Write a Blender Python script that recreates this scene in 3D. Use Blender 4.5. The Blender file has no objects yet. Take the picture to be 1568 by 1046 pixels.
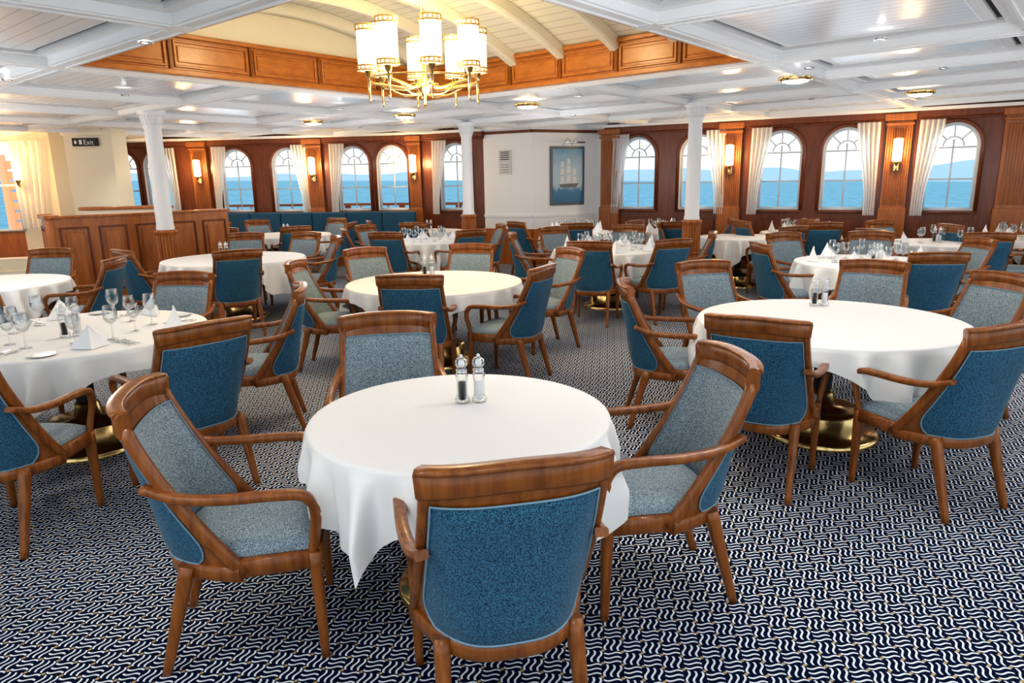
import bpy, bmesh, math, random
from math import sin, cos, pi, radians, sqrt, atan2
from mathutils import Vector, Matrix
random.seed(7)
SC = bpy.context.scene
COL = SC.collection

# ------------------------------------------------------------------ materials
def newmat(name):
    m = bpy.data.materials.new(name); m.use_nodes = True
    nt = m.node_tree
    b = nt.nodes['Principled BSDF']
    return m, nt, b

def N(nt, typ, **kw):
    n = nt.nodes.new(typ)
    for k, v in kw.items():
        setattr(n, k, v)
    return n

def simple(name, col, rough=.5, metal=0, spec=.5, emis=None, es=0, coat=0, bump=0, bscale=50):
    m, nt, b = newmat(name)
    b.inputs['Base Color'].default_value = (*col, 1)
    b.inputs['Roughness'].default_value = rough
    b.inputs['Metallic'].default_value = metal
    b.inputs['Specular IOR Level'].default_value = spec
    b.inputs['Coat Weight'].default_value = coat
    if emis:
        b.inputs['Emission Color'].default_value = (*emis, 1)
        b.inputs['Emission Strength'].default_value = es
    tc = N(nt, 'ShaderNodeTexCoord')
    nz = N(nt, 'ShaderNodeTexNoise'); nz.inputs['Scale'].default_value = bscale
    nt.links.new(tc.outputs['Object'], nz.inputs['Vector'])
    if bump:
        bp = N(nt, 'ShaderNodeBump'); bp.inputs['Strength'].default_value = bump; bp.inputs['Distance'].default_value = .01
        nt.links.new(nz.outputs['Fac'], bp.inputs['Height']); nt.links.new(bp.outputs[0], b.inputs['Normal'])
    return m

def wood(name, c1, c2, rough=.3, scale=(1, 1, 1), coat=.3):
    m, nt, b = newmat(name)
    tc = N(nt, 'ShaderNodeTexCoord')
    mp = N(nt, 'ShaderNodeMapping'); mp.inputs['Scale'].default_value = scale
    nz = N(nt, 'ShaderNodeTexNoise'); nz.inputs['Scale'].default_value = 6; nz.inputs['Detail'].default_value = 6
    nz.inputs['Distortion'].default_value = .4
    cr = N(nt, 'ShaderNodeValToRGB')
    cr.color_ramp.elements[0].position = .25; cr.color_ramp.elements[0].color = (*c1, 1)
    cr.color_ramp.elements[1].position = .75; cr.color_ramp.elements[1].color = (*c2, 1)
    nt.links.new(tc.outputs['Object'], mp.inputs[0]); nt.links.new(mp.outputs[0], nz.inputs['Vector'])
    nt.links.new(nz.outputs['Fac'], cr.inputs[0]); nt.links.new(cr.outputs[0], b.inputs['Base Color'])
    b.inputs['Roughness'].default_value = rough; b.inputs['Specular IOR Level'].default_value = .4
    b.inputs['Coat Weight'].default_value = coat; b.inputs['Coat Roughness'].default_value = .2
    return m

def mth(nt, op, a, b=None, c=None):
    n = nt.nodes.new('ShaderNodeMath'); n.operation = op
    for i, v in enumerate((a, b, c)):
        if v is None: continue
        if isinstance(v, (int, float)): n.inputs[i].default_value = v
        else: nt.links.new(v, n.inputs[i])
    return n.outputs[0]

def fabric(name, c1, c2, scale=380):
    m, nt, b = newmat(name)
    tc = N(nt, 'ShaderNodeTexCoord')
    w = N(nt, 'ShaderNodeTexNoise'); w.inputs['Scale'].default_value = scale; w.inputs['Detail'].default_value = 1.0
    mp = N(nt, 'ShaderNodeMapping'); mp.inputs['Scale'].default_value = (1, 1, .40)
    w2 = N(nt, 'ShaderNodeTexNoise'); w2.inputs['Scale'].default_value = scale; w2.inputs['Detail'].default_value = 1.0
    mp2 = N(nt, 'ShaderNodeMapping'); mp2.inputs['Scale'].default_value = (.40, 1, 1)
    nt.links.new(tc.outputs['Object'], mp.inputs[0]); nt.links.new(mp.outputs[0], w.inputs['Vector'])
    nt.links.new(tc.outputs['Object'], mp2.inputs[0]); nt.links.new(mp2.outputs[0], w2.inputs['Vector'])
    fac = mth(nt, 'MULTIPLY', mth(nt, 'ADD', w.outputs['Fac'], w2.outputs['Fac']), .5)
    cr = N(nt, 'ShaderNodeValToRGB')
    cr.color_ramp.elements[0].position = .42; cr.color_ramp.elements[0].color = (*c1, 1)
    cr.color_ramp.elements[1].position = .58; cr.color_ramp.elements[1].color = (*c2, 1)
    nt.links.new(fac, cr.inputs[0]); nt.links.new(cr.outputs[0], b.inputs['Base Color'])
    bp = N(nt, 'ShaderNodeBump'); bp.inputs['Strength'].default_value = .5; bp.inputs['Distance'].default_value = .002
    nt.links.new(fac, bp.inputs['Height']); nt.links.new(bp.outputs[0], b.inputs['Normal'])
    b.inputs['Roughness'].default_value = .8; b.inputs['Specular IOR Level'].default_value = .25
    b.inputs['Sheen Weight'].default_value = .12
    return m

M = {}
M['chairwood'] = wood('cherry_wood', (.14, .038, .007), (.34, .115, .022), .28, (7, 7, .8), .18)
M['fab_out'] = fabric('blue_fabric', (.005, .036, .072), (.055, .185, .29))
M['fab_in'] = fabric('grey_blue_fabric', (.06, .11, .15), (.42, .49, .52))
M['piping'] = simple('piping', (.20, .33, .42), .6)
M['panelwood'] = wood('panel_wood', (.30, .085, .018), (.50, .18, .040), .35, (3, 3, .5), .15)
M['darkwood'] = wood('mahogany', (.11, .026, .009), (.20, .055, .018), .35, (4, 4, .5), .15)
M['litwood'] = wood('pilaster_wood_lit', (.26, .082, .019), (.42, .145, .034), .35, (5, 5, .4), .15)  # lighter golden tone paints in the glow of the wall sconces
M['friezewood'] = wood('frieze_wood', (.38, .12, .018), (.58, .21, .038), .32, (1.5, 1.5, 4), .2)
M['cloth'] = simple('table_linen', (.83, .82, .80), .85, spec=.2, bump=.05, bscale=30)
M['napkin'] = simple('napkin_linen', (.88, .88, .9), .85)
M['white'] = simple('white_paint', (.86, .87, .88), .4)
M['cream'] = simple('cream_paint', (.84, .79, .64), .4)
M['dark'] = simple('gap_shade_and_dark_parts', (.012, .014, .018), .7)
M['brass'] = simple('brass', (.80, .56, .24), .2, 1)
M['chrome'] = simple('chrome', (.8, .8, .82), .12, 1)
M['ceramic'] = simple('ceramic', (.85, .85, .85), .15)
M['pepper'] = simple('peppercorn', (.02, .02, .02), .6)
M['salt'] = simple('salt', (.85, .85, .85), .8)
M['shade'] = simple('lamp_shade', (.9, .82, .62), .6, emis=(1, .84, .55), es=1.15)
M['shade_hot'] = simple('sconce_shade', (1, .9, .7), .6, emis=(1, .78, .42), es=4)
M['dome'] = simple('dome_glass', (1, .95, .85), .4, emis=(1, .95, .85), es=3)
M['spot'] = simple('spot_lens', (1, 1, 1), .4, emis=(1, .95, .85), es=12)
M['banq'] = simple('banquette_fabric', (.015, .085, .15), .75, bump=.1, bscale=200)
M['frame'] = simple('window_frame_paint', (.62, .68, .74), .4)
M['black'] = simple('black', (.02, .02, .02), .4)
M['paper'] = simple('paper', (.7, .7, .7), .7)
M['deckred'] = simple('deck_rail_wood', (.45, .16, .08), .5)
M['sunglow'] = simple('screen_painted_sunglow', (.75, .42, .28), .6, emis=(1, .5, .25), es=.35)  # warm outdoor light painted on as colour and a faint glow
M['mount'] = simple('hills_haze_tint', (.86, .94, .97), 1, spec=0)  # distance haze painted into the pale base colour
M['frame_dark'] = simple('picture_frame_paint', (.10, .12, .14), .3)

def glassmat():
    m = bpy.data.materials.new('clear_glass'); m.use_nodes = True
    nt = m.node_tree; nt.nodes.clear()
    o = N(nt, 'ShaderNodeOutputMaterial'); t = N(nt, 'ShaderNodeBsdfTransparent'); g = N(nt, 'ShaderNodeBsdfGlossy')
    t.inputs[0].default_value = (.95, .97, .98, 1); g.inputs['Roughness'].default_value = .04
    lw = N(nt, 'ShaderNodeLayerWeight'); lw.inputs['Blend'].default_value = .42
    mx = N(nt, 'ShaderNodeMixShader')
    nt.links.new(lw.outputs['Facing'], mx.inputs[0]); nt.links.new(t.outputs[0], mx.inputs[1]); nt.links.new(g.outputs[0], mx.inputs[2])
    nt.links.new(mx.outputs[0], o.inputs[0])
    return m
M['glass'] = glassmat()

def curtainmat():
    m = bpy.data.materials.new('sheer_curtain'); m.use_nodes = True
    nt = m.node_tree; nt.nodes.clear()
    o = N(nt, 'ShaderNodeOutputMaterial'); d = N(nt, 'ShaderNodeBsdfDiffuse'); t = N(nt, 'ShaderNodeBsdfTranslucent')
    d.inputs[0].default_value = (.95, .97, 1, 1); t.inputs[0].default_value = (.92, .97, 1, 1)
    mx = N(nt, 'ShaderNodeMixShader'); mx.inputs[0].default_value = .45
    tr = N(nt, 'ShaderNodeBsdfTransparent'); mx2 = N(nt, 'ShaderNodeMixShader'); mx2.inputs[0].default_value = .22
    nt.links.new(d.outputs[0], mx.inputs[1]); nt.links.new(t.outputs[0], mx.inputs[2])
    nt.links.new(mx.outputs[0], mx2.inputs[1]); nt.links.new(tr.outputs[0], mx2.inputs[2]); nt.links.new(mx2.outputs[0], o.inputs[0])
    return m
M['curtain'] = curtainmat()

def carpetmat():
    m, nt, b = newmat('woven_pattern_carpet')
    tc = N(nt, 'ShaderNodeTexCoord')
    mp = N(nt, 'ShaderNodeMapping'); mp.inputs['Rotation'].default_value = (0, 0, radians(8)); mp.inputs['Scale'].default_value = (14.5, 14.5, 14.5)
    nt.links.new(tc.outputs['Object'], mp.inputs[0])
    sp = N(nt, 'ShaderNodeSeparateXYZ'); nt.links.new(mp.outputs[0], sp.inputs[0])
    x, y = sp.outputs[0], sp.outputs[1]
    fx = mth(nt, 'FRACT', x); fy = mth(nt, 'FRACT', y)
    par = mth(nt, 'FLOORED_MODULO', mth(nt, 'ADD', mth(nt, 'FLOOR', x), mth(nt, 'FLOOR', y)), 2.0)
    def stripe(a, w):
        wob = mth(nt, 'MULTIPLY', mth(nt, 'SINE', mth(nt, 'MULTIPLY', w, 2*pi)), .09)
        ph = mth(nt, 'MULTIPLY', mth(nt, 'ADD', a, wob), 2*pi*3)
        sn = mth(nt, 'COSINE', ph)
        s = mth(nt, 'LESS_THAN', sn, -.5)
        e = mth(nt, 'LESS_THAN', mth(nt, 'ABSOLUTE', mth(nt, 'SUBTRACT', w, .5)), .44)
        return mth(nt, 'MULTIPLY', s, e)
    s1 = stripe(fy, fx); s2 = stripe(fx, fy)
    s = mth(nt, 'ADD', mth(nt, 'MULTIPLY', s1, par), mth(nt, 'MULTIPLY', s2, mth(nt, 'SUBTRACT', 1.0, par)))
    cx = mth(nt, 'ABSOLUTE', mth(nt, 'SUBTRACT', mth(nt, 'FRACT', mth(nt, 'ADD', x, .5)), .5))
    cy = mth(nt, 'ABSOLUTE', mth(nt, 'SUBTRACT', mth(nt, 'FRACT', mth(nt, 'ADD', y, .5)), .5))
    dot = mth(nt, 'LESS_THAN', mth(nt, 'ADD', cx, cy), .11)
    mx = N(nt, 'ShaderNodeMix', data_type='RGBA')
    mx.inputs[6].default_value = (.003, .007, .030, 1); mx.inputs[7].default_value = (.72, .77, .82, 1)
    nt.links.new(s, mx.inputs[0])
    mx2 = N(nt, 'ShaderNodeMix', data_type='RGBA'); mx2.inputs[7].default_value = (.50, .34, .15, 1)
    nt.links.new(dot, mx2.inputs[0]); nt.links.new(mx.outputs[2], mx2.inputs[6])
    nt.links.new(mx2.outputs[2], b.inputs['Base Color'])
    nz = N(nt, 'ShaderNodeTexNoise'); nz.inputs['Scale'].default_value = 300
    nt.links.new(tc.outputs['Object'], nz.inputs['Vector'])
    bp = N(nt, 'ShaderNodeBump'); bp.inputs['Strength'].default_value = .3; bp.inputs['Distance'].default_value = .004
    nt.links.new(nz.outputs['Fac'], bp.inputs['Height']); nt.links.new(bp.outputs[0], b.inputs['Normal'])
    b.inputs['Roughness'].default_value = .9; b.inputs['Specular IOR Level'].default_value = .06
    return m
M['carpet'] = carpetmat()

def plankmat(name, col, rough, axis_ang, scale, spec=.5):
    m, nt, b = newmat(name)
    tc = N(nt, 'ShaderNodeTexCoord')
    mp = N(nt, 'ShaderNodeMapping'); mp.inputs['Rotation'].default_value = (0, 0, axis_ang)
    nt.links.new(tc.outputs['Object'], mp.inputs[0])
    sp = N(nt, 'ShaderNodeSeparateXYZ'); nt.links.new(mp.outputs[0], sp.inputs[0])
    f = mth(nt, 'FRACT', mth(nt, 'MULTIPLY', sp.outputs[1], scale))
    g = mth(nt, 'LESS_THAN', f, .07)
    mx = N(nt, 'ShaderNodeMix', data_type='RGBA')
    mx.inputs[6].default_value = (*col, 1); mx.inputs[7].default_value = (col[0]*.55, col[1]*.55, col[2]*.55, 1)
    nt.links.new(g, mx.inputs[0]); nt.links.new(mx.outputs[2], b.inputs['Base Color'])
    b.inputs['Roughness'].default_value = rough; b.inputs['Specular IOR Level'].default_value = spec
    return m
M['ceilplank'] = plankmat('ceiling_planks', (.84, .86, .89), .24, radians(40), 9, .35)
M['vaultplank'] = plankmat('vault_planks', (.86, .82, .66), .3, radians(40), 9)

def seamat():
    m, nt, b = newmat('sea_water')
    tc = N(nt, 'ShaderNodeTexCoord')
    nz = N(nt, 'ShaderNodeTexNoise'); nz.inputs['Scale'].default_value = .25; nz.inputs['Detail'].default_value = 8
    nt.links.new(tc.outputs['Object'], nz.inputs['Vector'])
    cr = N(nt, 'ShaderNodeValToRGB')
    cr.color_ramp.elements[0].position = .35; cr.color_ramp.elements[0].color = (.11, .34, .44, 1)
    cr.color_ramp.elements[1].position = .65; cr.color_ramp.elements[1].color = (.28, .54, .62, 1)
    nt.links.new(nz.outputs['Fac'], cr.inputs[0]); nt.links.new(cr.outputs[0], b.inputs['Base Color'])
    b.inputs['Roughness'].default_value = .6; b.inputs['Specular IOR Level'].default_value = .1
    return m
M['sea'] = seamat()

# ------------------------------------------------------------------ mesh builder
class MB:
    def __init__(s):
        s.bm = bmesh.new(); s.mats = []
    def mi(s, k):
        if k not in s.mats: s.mats.append(k)
        return s.mats.index(k)
    def face(s, vs, k, smooth=False):
        try:
            f = s.bm.faces.new(vs)
        except ValueError:
            return None
        f.material_index = s.mi(k); f.smooth = smooth
        return f
    def quad(s, pts, k, smooth=False):
        return s.face([s.bm.verts.new(p) for p in pts], k, smooth)
    def box(s, c, d, k, rot=0, bev=0):
        mtx = Matrix.Translation(c) @ Matrix.Rotation(rot, 4, 'Z')
        r = bmesh.ops.create_cube(s.bm, size=1)
        vs = r['verts']
        for v in vs:
            v.co = mtx @ Vector((v.co.x*d[0], v.co.y*d[1], v.co.z*d[2]))
        fs = set(f for v in vs for f in v.link_faces)
        for f in fs: f.material_index = s.mi(k)
        if bev:
            es = list(set(e for v in vs for e in v.link_edges))
            r2 = bmesh.ops.bevel(s.bm, geom=es, offset=bev, segments=2, affect='EDGES', profile=.5)
            for f in r2['faces']: f.material_index = s.mi(k)
    def lathe(s, prof, k, c=(0, 0, 0), seg=24, smooth=True, sx=1, sy=1):
        rings = []
        for r, z in prof:
            if r < 1e-5:
                rings.append([s.bm.verts.new((c[0], c[1], c[2]+z))])
            else:
                rings.append([s.bm.verts.new((c[0]+r*sx*cos(2*pi*i/seg), c[1]+r*sy*sin(2*pi*i/seg), c[2]+z)) for i in range(seg)])
        for a, b in zip(rings[:-1], rings[1:]):
            for i in range(seg):
                j = (i+1) % seg
                if len(a) == 1 and len(b) == 1: continue
                if len(a) == 1: s.face([a[0], b[i], b[j]], k, smooth)
                elif len(b) == 1: s.face([a[i], b[0], a[j]], k, smooth)
                else: s.face([a[i], a[j], b[j], b[i]], k, smooth)
    def grid(s, fn, nu, nv, k, smooth=True):
        vs = [[s.bm.verts.new(fn(i/nu, j/nv)) for j in range(nv+1)] for i in range(nu+1)]
        for i in range(nu):
            a = vs[i]; b = vs[i+1]
            for j in range(nv):
                s.face([a[j], b[j], b[j+1], a[j+1]], k, smooth)
        return vs
    def sweep(s, path, wh, k, up=(0, 0, 1), smooth=True, closed=False, rnd=.35):
        path = [Vector(p) for p in path]; n = len(path); up = Vector(up)
        rings = []
        for i, p in enumerate(path):
            if closed: t = path[(i+1) % n]-path[(i-1) % n]
            else: t = path[min(i+1, n-1)]-path[max(i-1, 0)]
            t.normalize()
            side = t.cross(up)
            if side.length < 1e-4: side = t.cross(Vector((0, 1, 0)))
            side.normalize(); u2 = side.cross(t).normalized()
            w, h = wh(i/(n-1)) if callable(wh) else wh
            w /= 2; h /= 2; c = min(w, h)*rnd
            sec = [(w, h-c), (w-c, h), (-w+c, h), (-w, h-c), (-w, -h+c), (-w+c, -h), (w-c, -h), (w, -h+c)]
            rings.append([s.bm.verts.new(p+side*a+u2*b) for a, b in sec])
        m = n if closed else n-1
        for i in range(m):
            a = rings[i]; b = rings[(i+1) % n]
            for j in range(8):
                s.face([a[j], a[(j+1) % 8], b[(j+1) % 8], b[j]], k, smooth)
        if not closed:
            s.face(rings[0][::-1], k); s.face(rings[-1], k)
    def tube(s, path, r, k, seg=8, closed=False, up=(0, 0, 1)):
        path = [Vector(p) for p in path]; n = len(path); up = Vector(up)
        rings = []
        for i, p in enumerate(path):
            if closed: t = path[(i+1) % n]-path[(i-1) % n]
            else: t = path[min(i+1, n-1)]-path[max(i-1, 0)]
            t.normalize(); side = t.cross(up)
            if side.length < 1e-3: side = t.cross(Vector((.3, 1, 0)))
            side.normalize(); u2 = side.cross(t).normalized()
            rings.append([s.bm.verts.new(p+side*r*cos(2*pi*j/seg)+u2*r*sin(2*pi*j/seg)) for j in range(seg)])
        m = n if closed else n-1
        for i in range(m):
            a = rings[i]; b = rings[(i+1) % n]
            for j in range(seg):
                s.face([a[j], a[(j+1) % seg], b[(j+1) % seg], b[j]], k, True)
        if not closed:
            s.face(rings[0][::-1], k); s.face(rings[-1], k)
    def mesh(s, name):
        bmesh.ops.recalc_face_normals(s.bm, faces=s.bm.faces)
        me = bpy.data.meshes.new(name); s.bm.to_mesh(me); s.bm.free()
        for k in s.mats: me.materials.append(M[k])
        return me
    def obj(s, name, loc=(0, 0, 0), rot=0):
        return place(s.mesh(name), name, loc, rot)

def place(me, name, loc=(0, 0, 0), rot=0, parent=None, scale=None):
    o = bpy.data.objects.new(name, me); COL.objects.link(o)
    o.location = loc; o.rotation_euler = (0, 0, rot)
    if scale: o.scale = scale
    if parent: o.parent = parent
    return o

def lamp(name, typ, loc, e, col, size, **kw):
    l = bpy.data.lights.new(name, typ); l.energy = e; l.color = col; l.shadow_soft_size = size
    for k, v in kw.items(): setattr(l, k, v)
    lo = bpy.data.objects.new(name, l); COL.objects.link(lo); lo.location = loc
    return lo

def bez(pts, n=24):
    P = [Vector(p) for p in pts]; P = [P[0]*2-P[1]]+P+[P[-1]*2-P[-2]]
    out = []; segs = len(P)-3; per = max(2, n//segs)
    for i in range(segs):
        a, b, c, d = P[i:i+4]
        for j in range(per):
            t = j/per
            out.append(.5*((2*b)+(c-a)*t+(2*a-5*b+4*c-d)*t*t+(3*b-a-3*c+d)*t**3))
    out.append(P[-2]); return out

# ------------------------------------------------------------------ chair
def build_chair():
    mb = MB()
    W = 'chairwood'
    def P(u, v, off=0):
        hw = .232+.022*(1-v)
        z = .390+.530*v
        au = abs(u)
        y = -(.240+.105*v)+.012*sin(pi*v) + (au**3.2)*(.045+.20*max(0, 1-v)**1.8)
        return Vector((u*hw, y+off, z))
    for sx in (-1, 1):
        mb.sweep([P(sx, -.02+1.0*i/16) for i in range(17)], lambda t: (.030, .040), W, up=(0, 1, 0))
        mb.sweep(bez([(sx*.205, -.285, 0), (sx*.200, -.230, .2), (sx*.195, -.175, .40)], 10), lambda t: (.028+.020*t, .030+.022*t), W, up=(0, 1, 0))
        mb.sweep(bez([(sx*.236, .250, 0), (sx*.236, .247, .2), (sx*.236, .242, .42)], 8), lambda t: (.028+.018*t, .028+.018*t), W, up=(0, 1, 0))
        mb.sweep(bez([(sx*.238, .235, .40), (sx*.256, .252, .50), (sx*.272, .258, .585), (sx*.276, .225, .642), (sx*.278, .13, .655), (sx*.278, -.02, .658), (sx*.266, -.16, .672), (sx*.245, -.268, .71)], 42),
                 lambda t: (.038 if t > .35 else .030+.014*t, .026+.006*sin(pi*t)), W)
        mb.sweep([(sx*.248, .0, .392), (sx*.245, .12, .392), (sx*.240, .25, .392)], (.034, .066), W)
    mb.sweep([(x*.24, .247+.012*(1-x*x), .392) for x in (-1, -.6, -.2, .2, .6, 1)], (.034, .066), W)
    n = 24
    mb.sweep([P(-1+2*i/n, 0)+Vector((0, 0, -.014)) for i in range(n+1)], (.042, .056), W)
    def tr(i):
        u = -1.06+2.12*i/n
        p = P(u, 1.0); p.z = .922+.012*(1-u*u)
        return p
    mb.sweep([tr(i) for i in range(n+1)], lambda t: (.036+.012*abs(2*t-1)**4, .074+.010*abs(2*t-1)**4), W, rnd=.5)
    mb.sweep([tr(i)+Vector((0, -.006, .036)) for i in range(n+1)], (.050, .018), W, rnd=.6)
    mb.grid(lambda a, b: P(-1+2*a, b*.98, -.012), 20, 12, W)
    mb.grid(lambda a, b: P(-1+2*a, b*.98, .012), 20, 12, W)
    def um(v):
        e = .945
        if v < .24: e *= 1-.24*(1-sqrt(max(0, 1-((.24-v)/.24)**2)))
        return e
    def panel(off, sgn, key):
        v0, v1 = .025, .89
        def fn(a, b):
            v = v0+(v1-v0)*b; u = (-1+2*a)*um(v)
            bulge = .016*(1-abs(2*a-1)**6)*(1-abs(2*b-1)**8)
            return P(u, v, off+sgn*bulge)
        mb.grid(fn, 26, 20, key)
        rim = []
        for i in range(21):
            v = v0+(v1-v0)*i/20; rim.append(P(um(v), v, off+sgn*.004))
        for i in range(1, 20):
            rim.append(P(um(v1)*(1-2*i/20), v1, off+sgn*.004))
        for i in range(20, -1, -1):
            v = v0+(v1-v0)*i/20; rim.append(P(-um(v), v, off+sgn*.004))
        for i in range(1, 20):
            rim.append(P(um(v0)*(-1+2*i/20), v0, off+sgn*.004))
        mb.tube(rim, .0034, 'piping', 6, True, up=(0, 1, .1))
    panel(-.016, -1, 'fab_out')
    panel(.016, 1, 'fab_in')
    def yb(a):
        return -.215+abs(a)**3.2*.20
    def seat(a, b):
        A = -1+2*a; B = b
        y = yb(A)*(1-B)+(.252+.014*(1-A*A))*B
        z = .448+.040*(1-abs(A)**5)*(1-abs(2*B-1)**6)
        return Vector((A*.234, y, z))
    g = mb.grid(seat, 18, 16, 'fab_in')
    nu, nv = 18, 16
    ring = [g[i][0] for i in range(nu+1)]+[g[nu][j] for j in range(1, nv+1)]+[g[i][nv] for i in range(nu-1, -1, -1)]+[g[0][j] for j in range(nv-1, 0, -1)]
    low = [mb.bm.verts.new((v.co.x, v.co.y, .39)) for v in ring]
    for i in range(len(ring)):
        j = (i+1) % len(ring)
        mb.face([ring[i], ring[j], low[j], low[i]], 'fab_in', True)
    mb.face(low, 'dark')
    return mb.mesh('dining_chair')
CHAIR = build_chair()
def chair(pos, facing, top=True):
    f = Vector((facing[0], facing[1])).normalized()
    p = Vector(pos)
    if top: p = p+f*.33
    return place(CHAIR, 'dining_chair', (p.x, p.y, 0), atan2(f.y, f.x)-pi/2)

# ------------------------------------------------------------------ tables
def build_table(r, S, crot, seed, drop_lim=.38):
    rnd = random.Random(seed)
    mb = MB()
    n = 360
    ph = [rnd.uniform(0, 6.28) for _ in range(6)]
    def L(a):
        a2 = a-crot
        R = S/max(abs(cos(a2)), abs(sin(a2)))
        return min(R-r, drop_lim)+.006*sin(5*a+ph[0])
    zt = .752
    rows = []
    c = mb.bm.verts.new((0, 0, zt))
    for rr in (.3, .6, .85, .96):
        rows.append([mb.bm.verts.new((r*rr*cos(2*pi*i/n), r*rr*sin(2*pi*i/n), zt)) for i in range(n)])
    for k in range(4):
        t = (k+1)/4*pi/2
        rad = r-.014+.014*sin(t); z = zt-.014+.014*cos(t)
        rows.append([mb.bm.verts.new((rad*cos(2*pi*i/n), rad*sin(2*pi*i/n), z)) for i in range(n)])
    m = 14
    for k in range(1, m+1):
        t = k/m
        row = []
        for i in range(n):
            a = 2*pi*i/n; l = L(a)
            corner = max(0, min(1, (l-.10)/.22))
            w = sin(19*a+ph[1]+.9*sin(3*a+ph[2])+.8*sin(7*a+ph[5]))
            fold = (w*.5+.5)**2.0
            f2 = (sin(37*a+ph[3]+1.2*sin(4*a+ph[4]))*.5+.5)**2
            amp = (.022+.085*corner)*min(1, t*1.5)**.8*(l/.25)**.3
            rad = r+.003+amp*fold+.016*t*f2*(.4+corner)-.040*corner*t
            zz = zt-.014-l*t
            a3 = a+.05*t*sin(19*a+ph[4])*corner
            row.append(mb.bm.verts.new((rad*cos(a3), rad*sin(a3), zz)))
        rows.append(row)
    for i in range(n):
        mb.face([c, rows[0][i], rows[0][(i+1) % n]], 'cloth', True)
    for A, B in zip(rows[:-1], rows[1:]):
        for i in range(n):
            j = (i+1) % n
            mb.face([A[i], B[i], B[j], A[j]], 'cloth', True)
    mb.lathe([(0, .70), (r-.06, .70), (r-.06, .728), (0, .728)], 'darkwood', seg=48)
    mb.lathe([(0, .70), (.10, .70), (.10, .66), (.055, .64), (.055, .16)], 'dark', seg=32)
    q = min(1.0, r/.75)
    mb.lathe([(.056, .30), (.075, .28), (.085, .20), (.21*q, .19), (.25*q, .18), (.262*q, .165), (.262*q, .05), (.34*q, .04), (.355*q, .025), (.355*q, 0)], 'brass', seg=56)
    return mb.mesh('dining_table')
def table(x, y, r, S=None, crot=0, seed=1):
    return place(build_table(r, S or r+.12, crot, seed), 'dining_table', (x, y, 0))

# ------------------------------------------------------------------ table ware
def build_mill(kind):
    mb = MB()
    g = [(0, .001), (.030, .001), (.032, .006), (.032, .016), (.025, .024), (.022, .040), (.0225, .09), (.026, .115), (.024, .125), (.018, .132)]
    mb.lathe(g, 'glass', seg=20)
    mb.lathe([(0, .012), (.0160, .014), (.0165, .088), (0, .090)], kind, seg=14)
    mb.lathe([(.019, .132), (.024, .136), (.024, .142), (.017, .147), (.020, .153), (.026, .162), (.027, .172), (.022, .184), (.012, .191), (.006, .193)], 'glass', seg=20)
    mb.lathe([(.0185, .128), (.0215, .130), (.0215, .137), (.0185, .139)], 'chrome', seg=20)
    mb.lathe([(0, .150), (.012, .152), (.014, .168), (.010, .182), (0, .184)], 'ceramic', seg=14)
    mb.lathe([(.0, .190), (.008, .192), (.008, .199), (.004, .204), (0, .205)], 'chrome', seg=12)
    return mb.mesh('mill')
SALT = build_mill('salt'); PEP = build_mill('pepper')
def mills(x, y, ang=0, z=.753):
    d = .035
    place(PEP, 'pepper_mill', (x-d*cos(ang), y-d*sin(ang), z))
    place(SALT, 'salt_mill', (x+d*cos(ang), y+d*sin(ang), z))

def build_glass():
    mb = MB()
    mb.lathe([(0, 0), (.034, 0), (.034, .003), (.008, .008), (.004, .02), (.0035, .085), (.008, .092), (.028, .108), (.040, .135), (.040, .165), (.033, .205)], 'glass', seg=22)
    mb.lathe([(.033, .205), (.0318, .206), (.038, .165), (.038, .135), (.026, .110), (0, .096)], 'glass', seg=22)
    return mb.mesh('wine_glass')
WG = build_glass()
def build_napkin():
    mb = MB()
    def side(s):
        def fn(a, b):
            x = s*.105*(1-b)*a; z = .145*b*(1-.06*a)
            y = -.045*(1-b)+.11*a*(1-b)*.8 + .008*sin(pi*a)
            return (x, y, z+.002)
        return fn
    mb.grid(side(1), 6, 8, 'napkin', False); mb.grid(side(-1), 6, 8, 'napkin', False)
    def back(a, b):
        x = (-1+2*a)*.105*(1-b); return (x, .043*(1-b)+.01*sin(pi*a)*(1-b), .145*b*(1-.06)+.002)
    mb.grid(back, 8, 8, 'napkin', False)
    return mb.mesh('folded_napkin')
NAP = build_napkin()
def build_plate():
    mb = MB()
    mb.lathe([(0, .001), (.05, .001), (.070, .009), (.072, .011), (.066, .009), (.045, .005), (0, .005)], 'ceramic', seg=28)
    return mb.mesh('side_plate')
PL = build_plate()
def build_cutlery():
    mb = MB()
    mb.sweep([(0, -.10, .004), (0, -.02, .005), (0, .0, .004)], (.010, .005), 'chrome')
    mb.sweep([(0, 0, .004), (0, .06, .004), (.002, .105, .003)], lambda t: (.016-.008*t, .0025), 'chrome')
    mb.sweep([(-.026, -.10, .004), (-.026, 0, .005), (-.026, .05, .004)], lambda t: (.010-.003*t, .004), 'chrome')
    mb.box((-.026, .062, .005), (.020, .025, .002), 'chrome')
    for dx in (-.008, -.003, .003, .008):
        mb.box((-.026+dx, .090, .006), (.0028, .035, .002), 'chrome')
    mb.sweep([(.026, -.10, .004), (.026, .05, .005)], (.007, .004), 'chrome')
    mb.lathe([(0, .002), (.011, .003), (.014, .007)], 'chrome', (.026, .07, 0), 14, sy=1.5)
    return mb.mesh('cutlery')
CUT = build_cutlery()
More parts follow.
